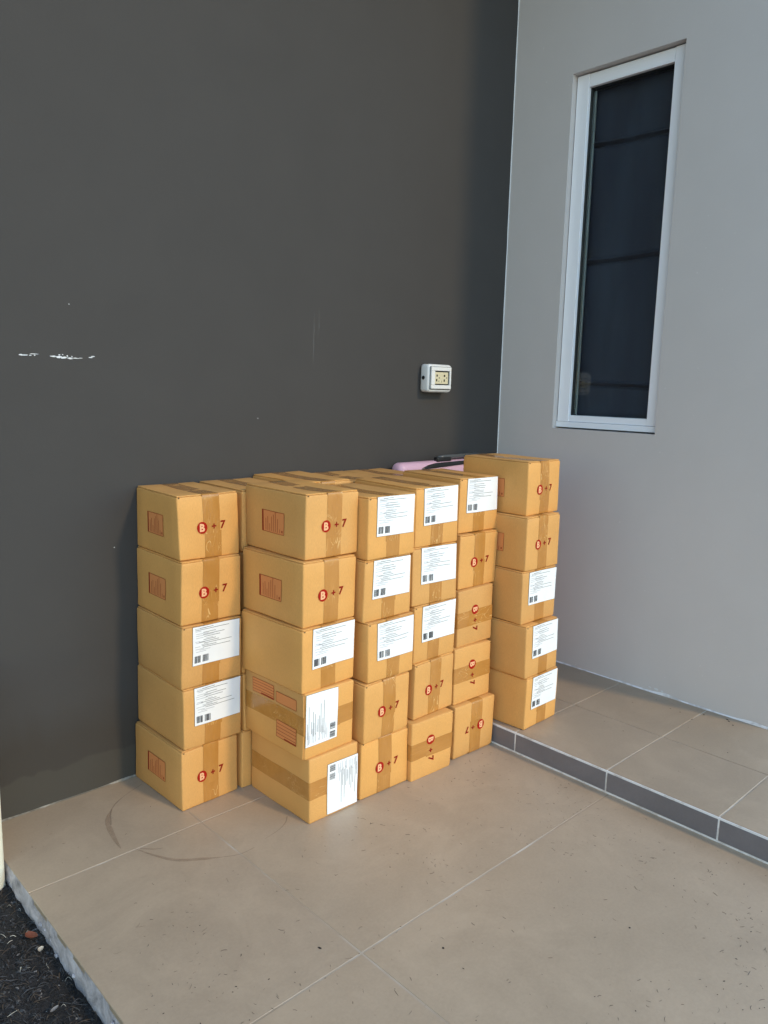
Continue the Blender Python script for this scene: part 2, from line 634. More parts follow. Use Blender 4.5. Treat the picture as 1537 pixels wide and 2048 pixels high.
# grout line along the nosing and the foot of the riser
mb = MB()
for (za, zb, xo) in ((ZP - 0.0066, ZP - 0.0015, 0.0016), (0.0002, 0.0050, 0.0012)):
    n_ = 240
    prev = None
    for i in range(n_ + 1):
        y = -3.0 + 2.995 * i / n_
        wv = noise.noise(Vector((y * 22, za * 90, 0))) * 0.0009
        ring = [(XR + 0.006, y, za), (XR + xo - wv, y, za), (XR + xo - wv, y, zb), (XR + 0.006, y, zb)]
        if prev:
            mb.add(prev + ring, [(0, 4, 5, 1), (1, 5, 6, 2), (2, 6, 7, 3)])
        prev = ring
mb.build('edge_grout', GROUT_WHITE, step)

# dark wall (along x, faces -y)
HW = 3.2
dark = empty('dark_wall', (-1.2, 0.1, 0))
tag(dark, 'plain dark grey painted wall behind the stacked cardboard boxes', 'wall')
dark.location = (0, 0, 0)
mb = MB()
mb.box((-5.0, 0.0, -0.14), (XW + 0.0, 0.16, HW))
mb.build('wall_face', DARK_PAINT, dark)
# thin light bead in the corner
mb = MB()
n_ = 120
prev = None
for i in range(n_ + 1):
    z = ZP + (HW - ZP) * i / n_
    ww = 0.0032 + 0.0012 * noise.noise(Vector((0, 0, z * 9)))
    ring = [(XW - ww, -0.0002, z), (XW - ww * 0.6, -ww * 0.5, z), (XW - 0.0002, -ww * 0.8, z)]
    if prev:
        mb.add(prev + ring, [(0, 1, 4, 3), (1, 2, 5, 4)])
    prev = ring
mb.build('corner_bead', CAULK, dark, True)


# paint chips: small flakes where white filler shows
def chip(mb, x, z, w_, h_, rnd, y=-0.0006):
    pts = []
    k = 9
    for i in range(k):
        a = 2 * math.pi * i / k
        rr = rnd.uniform(0.6, 1.1)
        pts.append((x + math.cos(a) * w_ / 2 * rr, y, z + math.sin(a) * h_ / 2 * rr))
    pts = [(x, y, z)] + pts
    mb.add(pts, [(0, i, i % k + 1) for i in range(1, k + 1)])


rnd = random.Random(5)
mb = MB()
for (x, z, w_, h_) in [(-1.815, 1.1335, .010, .004), (-1.806, 1.1335, .014, .0035), (-1.794, 1.1335, .008, .0025), (-1.785, 1.137, .022, .0018),
                       (-1.784, 1.1335, .004, .003),
                       (-1.741, 1.1335, .020, .004), (-1.728, 1.1325, .020, .006), (-1.716, 1.1315, .022, .006), (-1.703, 1.1305, .020, .005),
                       (-1.690, 1.1312, .022, .0025), (-1.676, 1.1320, .014, .0016), (-1.727, 1.1375, .006, .003), (-1.719, 1.1385, .004, .0026),
                       (-1.708, 1.136, .004, .0045), (-1.697, 1.1345, .003, .004),
                       (-1.652, 1.1345, .012, .0024), (-1.645, 1.1372, .012, .0024)]:
    chip(mb, x, z, w_, h_, rnd)
for (x, z, d) in [(-1.606, .651, .0032), (-1.699, 1.258, .0026), (-1.160, .981, .0026)]:
    chip(mb, x, z, d, d, rnd)
mb.build('paint_chips', CAULK, dark)
mb = MB()
for (xa, za, xb, zb, ww) in [(-.954, 1.300, -.957, 1.142, .0016), (-.935, 1.312, -.936, 1.219, .0012)]:
    k = 24
    prev = None
    for i in range(k + 1):
        t = i / k
        x = xa + (xb - xa) * t + 0.0006 * noise.noise(Vector((0, 1, t * 9)))
        z = za + (zb - za) * t
        h = ww * math.sin(math.pi * min(1, max(0.05, t))) * 0.5 + 0.0002
        ring = [(x - h, -0.0005, z), (x + h, -0.0005, z)]
        if prev: mb.add(prev + ring, [(0, 1, 3, 2)])
        prev = ring
mb.build('scratches', SCRATCH, dark)
# broken light mortar line where the dark wall meets the floor
mb = MB()
prev = None
n_ = 140
for i in range(n_ + 1):
    x = XE + (XR - XE) * i / n_
    t = noise.noise(Vector((x * 11, 4.2, 0)))
    hgt = max(0.0003, 0.0026 + 0.0050 * t)
    dep = max(0.0004, 0.0040 + 0.0060 * t)
    ring = [(x, -0.0002, hgt), (x, -dep * 0.6, hgt * 0.8), (x, -dep, 0.0004)]
    if prev: mb.add(prev + ring, [(0, 1, 4, 3), (1, 2, 5, 4)])
    prev = ring
mb.build('mortar_bead', mat_grout('old_mortar', (0.42, 0.38, 0.31), (0.15, 0.13, 0.10), 0.45, 0.6, 9.0), dark, True)

# assumed porch roof, unseen above the frame, added to block overhead sky
roof = empty('sky_block_roof', (0, 0, 0))
tag(roof, 'pale flat assumed porch roof, added out of view to block overhead sky', 'roof')
mb = MB()
mb.rbox((-5.4, -1.0, HW + 0.002), (3.4, 0.5, HW + 0.18), 0.01, 1)
mb.build('roof_slab', GREY_PAINT, roof)

# grey wall with the window opening (faces -x)
WY0, WY1, WZ0, WZ1 = -0.655, -0.250, 0.947, 2.163
grey = empty('grey_wall', (0, 0, 0))
tag(grey, 'light grey painted wall with a tall narrow window, right of the boxes', 'wall')
mb = MB()
YB = 0.16
DEPTH = 0.16


def quad(mb, a, b, c, d):
    mb.add([a, b, c, d], [(0, 1, 2, 3)])


# front face ring around the opening
for (ya, yb, za, zb) in ((YE, WY0, -0.1, HW), (WY1, YB, -0.1, HW), (WY0, WY1, -0.1, WZ0), (WY0, WY1, WZ1, HW)):
    quad(mb, (XW, yb, za), (XW, ya, za), (XW, ya, zb), (XW, yb, zb))
xd = XW + DEPTH
quad(mb, (XW, WY0, WZ0), (XW, WY1, WZ0), (xd, WY1, WZ0), (xd, WY0, WZ0))
quad(mb, (XW, WY0, WZ1), (xd, WY0, WZ1), (xd, WY1, WZ1), (XW, WY1, WZ1))
quad(mb, (XW, WY0, WZ0), (xd, WY0, WZ0), (xd, WY0, WZ1), (XW, WY0, WZ1))
quad(mb, (XW, WY1, WZ0), (XW, WY1, WZ1), (xd, WY1, WZ1), (xd, WY1, WZ0))
quad(mb, (xd, WY1, WZ0), (xd, WY0, WZ0), (xd, WY0, WZ1), (xd, WY1, WZ1))
# the rest of the house mass behind
XB = 3.0
quad(mb, (XW, YE, -0.1), (XB, YE, -0.1), (XB, YE, HW), (XW, YE, HW))
quad(mb, (XB, YE, -0.1), (XB, YB, -0.1), (XB, YB, HW), (XB, YE, HW))
quad(mb, (XB, YB, -0.1), (XW, YB, -0.1), (XW, YB, HW), (XB, YB, HW))
quad(mb, (XW, YE, HW), (XB, YE, HW), (XB, YB, HW), (XW, YB, HW))
mb.build('wall_face', GREY_PAINT, grey)
# uneven pale bead + chipped plaster where wall meets step
mb = MB()
prev = None
n_ = 200
for i in range(n_ + 1):
    y = YE + 0.01 + (-YE - 0.012) * i / n_
    t = noise.noise(Vector((y * 13, 1.2, 0)))
    hgt = 0.0035 + 0.0025 * t + (0.008 * math.exp(-((y + 0.775) / 0.035) ** 2)) + 0.006 * math.exp(-((y + 1.06) / 0.05) ** 2) + 0.003 * math.exp(-((y + 0.61) / 0.02) ** 2)
    dep = 0.0040 + 0.0025 * t
    ring = [(XW - 0.0004, y, ZP + hgt), (XW - dep * 0.5, y, ZP + hgt * 0.75), (XW - dep, y, ZP + 0.0003)]
    if prev: mb.add(prev + ring, [(0, 3, 4, 1), (1, 4, 5, 2)])
    prev = ring
mb.build('plaster_bead', GROUT_WHITE, grey, True)
mb = MB()
for (y, z, w_, h_) in [(-.712, .0815, .012, .004), (-.735, .081, .018, .010), (-.757, .080, .012, .009)]:
    k = 9
    pts = [(XW - 0.0006, y, z)]
    for i in range(k):
        a = 2 * math.pi * i / k
        rr = rnd.uniform(0.55, 1.15)
        pts.append((XW - 0.0006, y + math.cos(a) * w_ / 2 * rr, z + math.sin(a) * h_ / 2 * rr))
    mb.add(pts, [(0, i % k + 1, i) for i in range(1, k + 1)])
mb.build('chipped_plaster', CAULK, grey)

# window: frame pieces, beads, gasket, pane
win = empty('window', (XW, (WY0 + WY1) / 2, WZ0))
tag(win, 'tall narrow white framed window set in the grey wall', 'window')


def wbox(name, ya, yb, za, zb, xa, xb, mat_, r=0.0015):
    m_ = MB()
    c = win.location
    m_.rbox((xa - c.x, ya - c.y, za - c.z), (xb - c.x, yb - c.y, zb - c.z), r, 2)
    return m_.build(name, mat_, win)


FX0, FX1 = XW + 0.025, XW + 0.082
FY0, FY1, FZ0, FZ1 = WY0 + 0.006, WY1 - 0.003, WZ0 + 0.006, WZ1 - 0.004
FWD = 0.047
wbox('jamb', FY1 - FWD, FY1, FZ0 + 0.020, FZ1, FX0, FX1, ALU)
wbox('jamb', FY0, FY0 + FWD * 0.86, FZ0 + 0.020, FZ1, FX0, FX1, ALU)
wbox('head', FY0 + FWD * 0.86 + 0.0006, FY1 - FWD - 0.0006, FZ1 - 0.043, FZ1 - 0.001, FX0 + 0.0015, FX1, ALU)
wbox('sill', FY0 - 0.002, FY1 + 0.002, FZ0 - 0.001, FZ0 + 0.0192, FX0 - 0.004, FX1, ALU)
wbox('bottom_rail', FY0 + FWD * 0.86 + 0.0006, FY1 - FWD - 0.0006, FZ0 + 0.020, FZ0 + 0.043, FX0 + 0.003, FX1, ALU)
IY0, IY1 = FY0 + FWD * 0.86, FY1 - FWD
IZ0, IZ1 = FZ0 + 0.0435, FZ1 - 0.0435
# gasket lines round the glass
wbox('gasket', IY1 - 0.006, IY1 - 0.0003, IZ0, IZ1, FX0 + 0.014, FX0 + 0.045, GASKET, 0.0008)
wbox('gasket', IY0 + 0.0003, IY0 + 0.004, IZ0, IZ1, FX0 + 0.014, FX0 + 0.045, GASKET, 0.0008)
wbox('gasket', IY0 + 0.005, IY1 - 0.007, IZ1 - 0.004, IZ1 - 0.0003, FX0 + 0.014, FX0 + 0.045, GASKET, 0.0008)
wbox('pane', IY0 + 0.0045, IY1 - 0.0065, IZ0 + 0.0005, IZ1 - 0.0045, FX0 + 0.026, FX0 + 0.030, GLASS, 0.0004)
wbox('glazing_bead', IY1 - 0.0112, IY1 - 0.0066, IZ0 + 0.004, IZ1 - 0.006, FX0 + 0.033, FX0 + 0.040, GLASS_EDGE, 0.0008)

# curtain behind the glass with folds
CX = FX0 + 0.068
cur = empty('curtain', (CX, (WY0 + WY1) / 2, IZ1))
tag(cur, 'dark navy blackout curtain with sagging horizontal folds behind the window glass', 'curtain')
ny, nz = 40, 420
za, zb = WZ0 + 0.006, WZ1 - 0.006
ya, yb = WY0 + 0.012, WY1 - 0.012
folds = [(1.947, 1.940, 0.004), (1.549, 1.556, 0.004), (1.117, 1.108, -0.002)]
vs_, fs = [], []
for j in range(nz + 1):
    z = za + (zb - za) * j / nz
    for i in range(ny + 1):
        y = yb + (ya - yb) * i / ny
        t = i / ny
        d = 0.006 * noise.noise(Vector((y * 7, z * 2.2, 2))) + 0.003 * noise.noise(Vector((y * 20, z * 5, 4)))
        for (zl, zr, sag) in folds:
            zc = zl + (zr - zl) * t - sag * math.sin(math.pi * t)
            u = (z - zc)
            d += 0.013 * math.exp(-(u / 0.0045) ** 2) - 0.010 * math.exp(-((u + 0.010) / 0.005) ** 2)
        vs_.append((-d, y - cur.location.y, z - cur.location.z))
for j in range(nz):
    for i in range(ny):
        a = j * (ny + 1) + i
        fs.append((a, a + ny + 1, a + ny + 2, a + 1))
link('cloth', mesh_from('cloth', vs_, fs, CURTAIN, None, True), cur)
for zc in (1.955, 1.560):
    mb = MB()
    cy_, cz_ = -0.309 - cur.location.y, zc - cur.location.z
    pts = [(-0.013, cy_ + 0.006 * math.cos(a), cz_ + 0.006 * math.sin(a)) for a in [2 * math.pi * k / 14 for k in range(15)]]
    mb.tube(pts, 0.0012, 6)
    mb.build('ring', GREY_PLASTIC, cur, True)

# weatherproof socket on the dark wall
sk = empty('wall_socket', (-0.426, 0, 1.115))
tag(sk, 'white weatherproof double power socket mounted on the dark wall', 'socket')
X0, X1, Z0, Z1 = -0.486 + .426, -0.366 + .426, 1.067 - 1.115, 1.164 - 1.115
mb = MB()
mb.rbox((X0, -0.046, Z0), (X1, -0.0005, Z1), 0.012, 4)
mb.build('housing', WHITE_PLASTIC, sk, True)
fx0, fx1, fz0, fz1 = -0.480 + .426, -0.3785 + .426, 1.0795 - 1.115, 1.1545 - 1.115
ix0, ix1, iz0, iz1 = -0.4615 + .426, -0.3855 + .426, 1.0925 - 1.115, 1.1415 - 1.115
mb = MB()
for a, b_ in (((fx0, fz0), (fx1, iz0)), ((fx0, iz1), (fx1, fz1)), ((fx0, iz0 + .0002), (ix0, iz1 - .0002)), ((ix1, iz0 + .0002), (fx1, iz1 - .0002))):
    mb.rbox((a[0], -0.053, a[1]), (b_[0], -0.0462, b_[1]), 0.0012, 2)
mb.build('cover_frame', WHITE_PLASTIC, sk)
mb = MB()
mb.box((fx0 - 0.0015, -0.0467, fz0 - 0.003), (fx1 + 0.0015, -0.0463, fz1 + 0.0015))
mb.build('cover_gap', BLACK_PLASTIC, sk)
mb = MB()
mb.box((ix0, -0.0475, iz0), (ix1, -0.0469, iz1))
mb.build('recess', BLACK_PLASTIC, sk)
mb = MB()
mb.rbox((ix0 + 0.002, -0.0500, iz0 + 0.004), (ix1 - 0.006, -0.0477, iz1 - 0.0045), 0.0008, 2)
mb.build('socket_plate', CREAM_PLASTIC, sk)
mb = MB()
pw = ix1 - ix0
for (u, v, w_, h_) in [(.16, .66, .006, .007), (.14, .34, .006, .008), (.31, .50, .004, .004), (.66, .66, .007, .007), (.655, .33, .006, .008), (.82, .52, .004, .004), (.29, .28, .003, .003), (.48, .25, .0012, .008)]:
    x = ix0 + pw * u; z = iz0 + (iz1 - iz0) * v
    mb.box((x - w_ / 2, -0.0504, z - h_ / 2), (x + w_ / 2, -0.0499, z + h_ / 2))
mb.build('pin_holes', BLACK_PLASTIC, sk)
mb = MB()
mb.tube([(X0 - 0.0022, -0.020, 0.002), (X0 + 0.004, -0.020, 0.002)], 0.0065, 12)
mb.build('cable_gland', BLACK_PLASTIC, sk)

# cream container cut by the left edge
cb = empty('cream_container', (-2.10, -0.11, -0.065))
tag(cb, 'cream upright plastic container on the soil at the far left edge', 'container')
mb = MB()
mb.rbox((-0.15, -0.09, 0.0), (0.133, 0.085, 0.48), 0.016, 4)
mb.build('body', CREAM, cb, True)
mb = MB()
mb.rbox((-0.156, -0.096, 0.455), (0.135, 0.091, 0.49), 0.01, 3)
mb.build('rim', CREAM, cb, True)

# pink case behind the boxes, standing on the step against the dark wall
pc = empty('pink_case', (-0.42, -0.045, ZP))
tag(pc, 'pink rounded case with black band, propped behind the boxes against the wall', 'case')
mb = MB()
mb.rbox((-0.216, -0.030, 0.0), (0.22, 0.030, 0.828 - ZP), 0.024, 5)
mb.build('shell', PINK, pc, True)
mb = MB()
# black concave band sweeping over the front edge of the shell
prev = None
k = 30
for i in range(k + 1):
    t = i / k
    x = -0.536 + 0.42 + (0.30 * t)
    zt = 0.8065 + 0.0145 * min(1, t * 4.0) ** 0.6 + 0.004 * t
    zb_ = 0.8045 + 0.012 * max(0, t - 0.15)
    yy = -0.0305
    ring = [(x, yy - 0.002, zb_ - ZP), (x, yy - 0.0045, (zb_ + zt) / 2 - ZP), (x, yy + 0.004, zt - ZP + 0.0005)]
    if prev: mb.add(prev + ring, [(0, 3, 4, 1), (1, 4, 5, 2)])
    prev = ring
mb.build('black_band', BLACK_PLASTIC, pc, True)
mb = MB()
mb.tube([(-0.02, -0.012, 0.838 - ZP), (0.01, -0.012, 0.8395 - ZP), (0.20, -0.012, 0.843 - ZP)], [0.006, 0.0085, 0.0085], 12)
mb.build('tube_handle', GREY_PLASTIC, pc, True)
mb = MB()
mb.rbox((-0.03, -0.022, 0.824 - ZP), (0.045, -0.002, 0.841 - ZP), 0.004, 3)
mb.build('clip', BLACK_PLASTIC, pc, True)

# ------------------------------------------------------------------ cardboard boxes
BW, BL, BH = 0.1697, 0.2496, 0.1611
ER = 0.0046


def glyph(ch, bold=0.0):
    c = bpy.data.curves.new('glyph', 'FONT')
    c.body = ch
    c.size = 1.0
    c.align_x = 'CENTER'
    c.offset = bold
    c.resolution_u = 3
    o = bpy.data.objects.new('glyph', c)
    COL.objects.link(o)
    dg = bpy.context.evaluated_depsgraph_get()
    dg.update()
    me = bpy.data.meshes.new_from_object(o.evaluated_get(dg))
    vs_ = [(v.co.x, v.co.y) for v in me.vertices]
    fs_ = [tuple(p.vertices) for p in me.polygons]
    bpy.data.objects.remove(o)
    bpy.data.curves.remove(c)
    bpy.data.meshes.remove(me)
    xs_ = [a for a, _ in vs_]; ys_ = [b for _, b in vs_]
    cx, cy = (min(xs_) + max(xs_)) / 2, (min(ys_) + max(ys_)) / 2
    h = max(ys_) - min(ys_)
    return [((a - cx) / h, (b - cy) / h) for a, b in vs_], fs_


GB = glyph('B', 0.045)
G7 = glyph('7', 0.030)


class Warp:
    """smooth deformation of one box: every board sheet, tape and print follows it"""
    def __init__(s, seed, hx, hy, hz):
        r = random.Random(seed)
        s.h = (hx, hy, hz)
        s.c = [[[Vector((r.uniform(-1, 1) * .0024, r.uniform(-1, 1) * .0024, r.uniform(-1, 0.1) * .0016)) for _ in (0, 1)] for _ in (0, 1)] for _ in (0, 1)]
        s.b = [[r.uniform(-0.0010, 0.0022), r.uniform(-0.0010, 0.0022)],
               [r.uniform(-0.0010, 0.0030), r.uniform(-0.0010, 0.0010)],
               [-0.0004, r.uniform(-0.0045, -0.0010)]]
        s.o = Vector((r.uniform(0, 50), r.uniform(0, 50), r.uniform(0, 50)))

    def __call__(s, p):
        hx, hy, hz = s.h
        a = [max(-1.0, min(1.0, p[i] / s.h[i])) for i in range(3)]
        q = Vector(p)
        for i in (0, 1):
            for j in (0, 1):
                for k in (0, 1):
                    wgt = (1 + (a[0] if i else -a[0])) * (1 + (a[1] if j else -a[1])) * (1 + (a[2] if k else -a[2])) / 8
                    q += s.c[i][j][k] * wgt
        for ax in range(3):
            o1, o2 = (ax + 1) % 3, (ax + 2) % 3
            m_ = (1 - a[o1] ** 2) * (1 - a[o2] ** 2)
            t = a[ax]
            amp = s.b[ax][1] if t > 0 else s.b[ax][0]
            q[ax] += (abs(t) ** 3) * (1 if t > 0 else -1) * amp * m_
        nv_ = noise.noise_vector(Vector(p) * 16 + s.o) * 0.0010
        return q + nv_


def samples(h, r, n):
    inner = [-(h - r) + 2 * (h - r) * i / n for i in range(n + 1)]
    return [-h, -h + 0.35 * r] + inner + [h - 0.35 * r, h]


def rounded_grid_box(hx, hy, hz, r, n=5):
    """rounded box as a grid mesh"""
    S = [samples(hx, r, n), samples(hy, r, n + 1), samples(hz, r, n)]
    H = (hx, hy, hz)
    verts, faces, idx = [], [], {}

    def vid(p):
        key = tuple(round(c, 6) for c in p)
        if key not in idx:
            q = Vector([max(-(H[i] - r), min(H[i] - r, p[i])) for i in range(3)])
            d = Vector(p) - q
            if d.length > 1e-9:
                d.normalize()
            idx[key] = len(verts)
            verts.append(q + d * r)
        return idx[key]
    for ax in range(3):
        u, v = (ax + 1) % 3, (ax + 2) % 3
        for sgn in (-1, 1):
            for i in range(len(S[u]) - 1):
                for j in range(len(S[v]) - 1):
                    pts = []
                    for (a, b) in ((i, j), (i + 1, j), (i + 1, j + 1), (i, j + 1)):
                        p = [0, 0, 0]
                        p[ax] = sgn * H[ax]; p[u] = S[u][a]; p[v] = S[v][b]
                        pts.append(vid(p))
                    if len(set(pts)) < 3: continue
                    faces.append(tuple(pts) if sgn > 0 else tuple(reversed(pts)))
    return verts, faces


def grid_sheet(o, eu, ev, nu, nv):
    vs_ = [o + eu * (i / nu) + ev * (j / nv) for j in range(nv + 1) for i in range(nu + 1)]
    fs_ = [(j * (nu + 1) + i, j * (nu + 1) + i + 1, (j + 1) * (nu + 1) + i + 1, (j + 1) * (nu + 1) + i) for j in range(nv) for i in range(nu)]
    return vs_, fs_


class Box:
    """one taped carton; local frame: origin at the box centre, -y the end that shows, z up"""
    def __init__(s, name, seed, L, content, loc, yaw, roll, label, side=None, top_print=False):
        s.r = random.Random(seed)
        s.hx, s.hy, s.hz = BW / 2, L / 2, BH / 2
        s.w = Warp(seed, s.hx, s.hy, s.hz)
        s.root = empty(name, loc, (0, roll, 0) if abs(yaw) < 1e-9 else None)
        M = Matrix.Rotation(yaw, 4, 'Z') @ Matrix.Rotation(roll, 4, 'Y')
        s.root.rotation_euler = M.to_euler()
        tag(s.root, label, 'box', 'cardboard boxes stacked against the dark wall')
        s.body()
        s.tapes()
        if content == 'stamp': s.stamp()
        if content == 'label': s.label()
        if side: s.side_panel()
        if top_print: s.top_tables()
        if content != 'none': s.corner()

    def put(s, mb, name, mats, smooth=True, parent=None):
        mb.v = [s.w(p) for p in mb.v]
        o = mb.build(name, mats, parent or s.root, smooth)
        return o

    def body(s):
        v, f = rounded_grid_box(s.hx, s.hy, s.hz - 0.0016, ER)
        mb = MB()
        mb.add([p - Vector((0, 0, 0.0016)) for p in v], f)
        s.put(mb, 'carton', CARD)
        # two top flaps, each a sheet of board with its own edge
        for sg in (-1, 1):
            fv, ff = rounded_grid_box(s.hx / 2 - 0.0016, s.hy - 0.0034, 0.0016, 0.0013, 3)
            mb = MB()
            mb.add([p + Vector((sg * (s.hx / 2 - 0.0010), 0, s.hz - 0.0014)) for p in fv], ff)
            s.put(mb, 'top_flap', CARD)

    def strip(s, mb, path, cx, hw, skew=0.0, nx=4):
        n_ = len(path)
        vs_, fs_ = [], []
        for k, (y, z) in enumerate(path):
            for i in range(nx + 1):
                vs_.append(Vector((cx + hw * (2 * i / nx - 1) + skew * k / n_, y, z)))
        for k in range(n_ - 1):
            for i in range(nx):
                a = k * (nx + 1) + i
                fs_.append((a, a + 1, a + nx + 2, a + nx + 1))
        mb.add(vs_, fs_)

    def tapes(s):
        r = s.r
        hw = 0.0235
        cx = r.uniform(-0.004, 0.006)
        def path(sgn, frac, off):
            """over the top (sgn=1) or bottom (-1) and down both ends for frac of the height"""
            hy, hz = s.hy + off, s.hz + off
            pts = []
            end = sgn * (s.hz - frac * 2 * s.hz)
            m_ = 7
            c = ER + off
            for i in range(m_ + 1):
                pts.append((-hy, end + (sgn * (hz - c) - end) * i / m_))
            for i in range(1, 4):
                a = math.pi / 2 * i / 3
                pts.append((-hy + c * (1 - math.cos(a)), sgn * (hz - c + c * math.sin(a))))
            for i in range(1, 9):
                pts.append((-hy + c + (2 * hy - 2 * c) * i / 8, sgn * hz))
            for i in range(1, 4):
                a = math.pi / 2 * i / 3
                pts.append((hy - c + c * math.sin(a), sgn * (hz - c + c * math.cos(a))))
            for i in range(1, m_ + 1):
                pts.append((hy, sgn * (hz - c) + (end - sgn * (hz - c)) * i / m_))
            return pts
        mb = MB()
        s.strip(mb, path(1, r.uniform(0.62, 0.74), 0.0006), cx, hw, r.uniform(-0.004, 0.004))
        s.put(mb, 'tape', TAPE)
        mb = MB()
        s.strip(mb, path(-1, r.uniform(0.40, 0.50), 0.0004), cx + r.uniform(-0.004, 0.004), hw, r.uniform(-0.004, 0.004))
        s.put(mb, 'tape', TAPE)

    # point on the shown end: u from its left edge, v from its bottom, both 0-1
    def fp(s, u, v, d):
        return Vector((-s.hx + u * 2 * s.hx, -s.hy - d, -s.hz + v * 2 * s.hz))

    def stamp(s):
        r = s.r
        W2, H2 = 2 * s.hx, 2 * s.hz
        du, dv = r.uniform(-.02, .02), r.uniform(-.02, .02)
        c = (0.36 + du, 0.475 + dv)
        R_ = 0.0143
        k = 28
        mb = MB()
        d = 0.0013
        cen = s.fp(c[0], c[1], d)
        pts = [cen] + [cen + Vector((R_ * math.cos(2 * math.pi * i / k), 0, R_ * 1.06 * math.sin(2 * math.pi * i / k))) for i in range(k)]
        mb.add(pts, [(0, i, i % k + 1) for i in range(1, k + 1)], 0)
        gv, gf = GB
        mb.add([cen + Vector((a * 0.0195, -0.0003, b * 0.0200)) for a, b in gv], gf, 1)
        pc_ = s.fp(c[0] + 0.195, c[1] + 0.01, d)
        for (a, b) in ((0.0064, 0.0017), (0.0017, 0.0064)):
            off = -0.0001 if a > b else 0
            mb.add([pc_ + Vector((x, off, z)) for x, z in ((-a, -b), (a, -b), (a, b), (-a, b))], [(0, 1, 2, 3)], 2)
        sv, sf = G7
        p7 = s.fp(c[0] + 0.345, c[1] + 0.02, d)
        mb.add([p7 + Vector((a * 0.0205 + b * 0.0010, 0, b * 0.0205)) for a, b in sv], sf, 2)
        s.put(mb, 'red_stamp', [RED, SALMON, RED_DARK], False)

    def label(s):
        r = s.r
        W2, H2 = 2 * s.hx, 2 * s.hz
        lw, lh = 0.1330, 0.1005
        u0 = 0.180 + r.uniform(-.012, .02)
        v0 = 0.358 + r.uniform(-.010, .012)
        o = s.fp(u0, v0, 0.0011)
        rot = r.uniform(-0.012, 0.012)
        ex = Vector((math.cos(rot), 0, math.sin(rot))); ez = Vector((-math.sin(rot), 0, math.cos(rot)))
        # paper sheet: front face plus a dark rim painted as its thin shadow line
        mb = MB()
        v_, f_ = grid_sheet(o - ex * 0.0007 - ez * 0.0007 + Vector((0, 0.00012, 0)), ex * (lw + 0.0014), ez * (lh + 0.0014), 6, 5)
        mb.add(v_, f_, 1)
        v_, f_ = grid_sheet(o + Vector((0, -0.0003, 0)), ex * lw, ez * lh, 6, 5)
        mb.add(v_, f_, 0)
        lab = s.put(mb, 'shipping_label', [PAPER, LABEL_SHADOW])
        # printed rules
        mb = MB()
        D = Vector((0, -0.0006, 0))
        rows = [(.955, .16, .43, 0), (.945, .05, .30, 1), (.91, .05, .74, 0), (.875, .05, .22, 1), (.83, .22, .52, 0), (.805, .05, .30, 1), (.775, .20, .64, 0), (.755, .05, .40, 1), (.715, .22, .60, 0),
                (.70, .05, .22, 1), (.665, .26, .42, 1), (.635, .22, .50, 0), (.61, .05, .16, 1), (.59, .14, .52, 0), (.575, .05, .20, 1), (.545, .22, .82, 0), (.515, .16, .36, 1),
                (.485, .18, .50, 0), (.475, .05, .18, 1), (.445, .20, .82, 0), (.415, .05, .22, 1), (.385, .14, .40, 1), (.345, .06, .30, 1)]
        for (v, a, b, m_) in rows:
            a += r.uniform(-.02, .02); b += r.uniform(-.05, .05)
            h = 0.00055 if m_ == 0 else 0.0008
            z = lh * v
            pts = []
            for i in range(5):
                x = lw * (a + (b - a) * i / 4)
                pts += [o + D + ex * x + ez * (z - h), o + D + ex * x + ez * (z + h)]
            mb.add(pts, [(2 * i, 2 * i + 2, 2 * i + 3, 2 * i + 1) for i in range(4)], m_)
        s.put(mb, 'printed_lines', [INK_GREY, INK_FAINT], False, lab)
        mb = MB()
        x = lw * 0.035
        for (blk, wid) in ((lw * 0.035, lw * 0.125), (lw * 0.205, lw * 0.125)):
            x = blk
            while x < blk + wid:
                w_ = r.choice((0.0006, 0.0009, 0.0016, 0.0024))
                w_ = min(w_, blk + wid - x)
                za, zb_ = lh * .065, lh * .245
                mb.add([o + D + ex * x + ez * za, o + D + ex * (x + w_) + ez * za, o + D + ex * (x + w_) + ez * zb_, o + D + ex * x + ez * zb_], [(0, 1, 2, 3)])
                x += w_ + r.choice((0.0005, 0.0007, 0.0011))
        s.put(mb, 'barcode', INK_BLACK, False, lab)

    # point on the left long side, u from the back edge to the shown end, v from the bottom
    def sp(s, u, v, d):
        return Vector((-s.hx - d, s.hy - u * 2 * s.hy, -s.hz + v * 2 * s.hz))

    def frame_lines(s, mb, fpt, u0, u1, v0, v1, d, mi, t=0.0011):
        """thin rectangle outline"""
        a, b, c, e = fpt(u0, v0, d), fpt(u1, v0, d), fpt(u1, v1, d), fpt(u0, v1, d)
        for p, q in ((a, b), (b, c), (c, e), (e, a)):
            s.seg(mb, p, q, t, mi)

    def seg(s, mb, p, q, t, mi, nrm=Vector((1, 0, 0))):
        dr = (q - p).normalized()
        n_ = dr.cross(nrm).normalized() * t / 2
        k = 3
        pts = []
        for i in range(k + 1):
            m_ = p.lerp(q, i / k)
            pts += [m_ - n_, m_ + n_]
        mb.add(pts, [(2 * i, 2 * i + 2, 2 * i + 3, 2 * i + 1) for i in range(k)], mi)

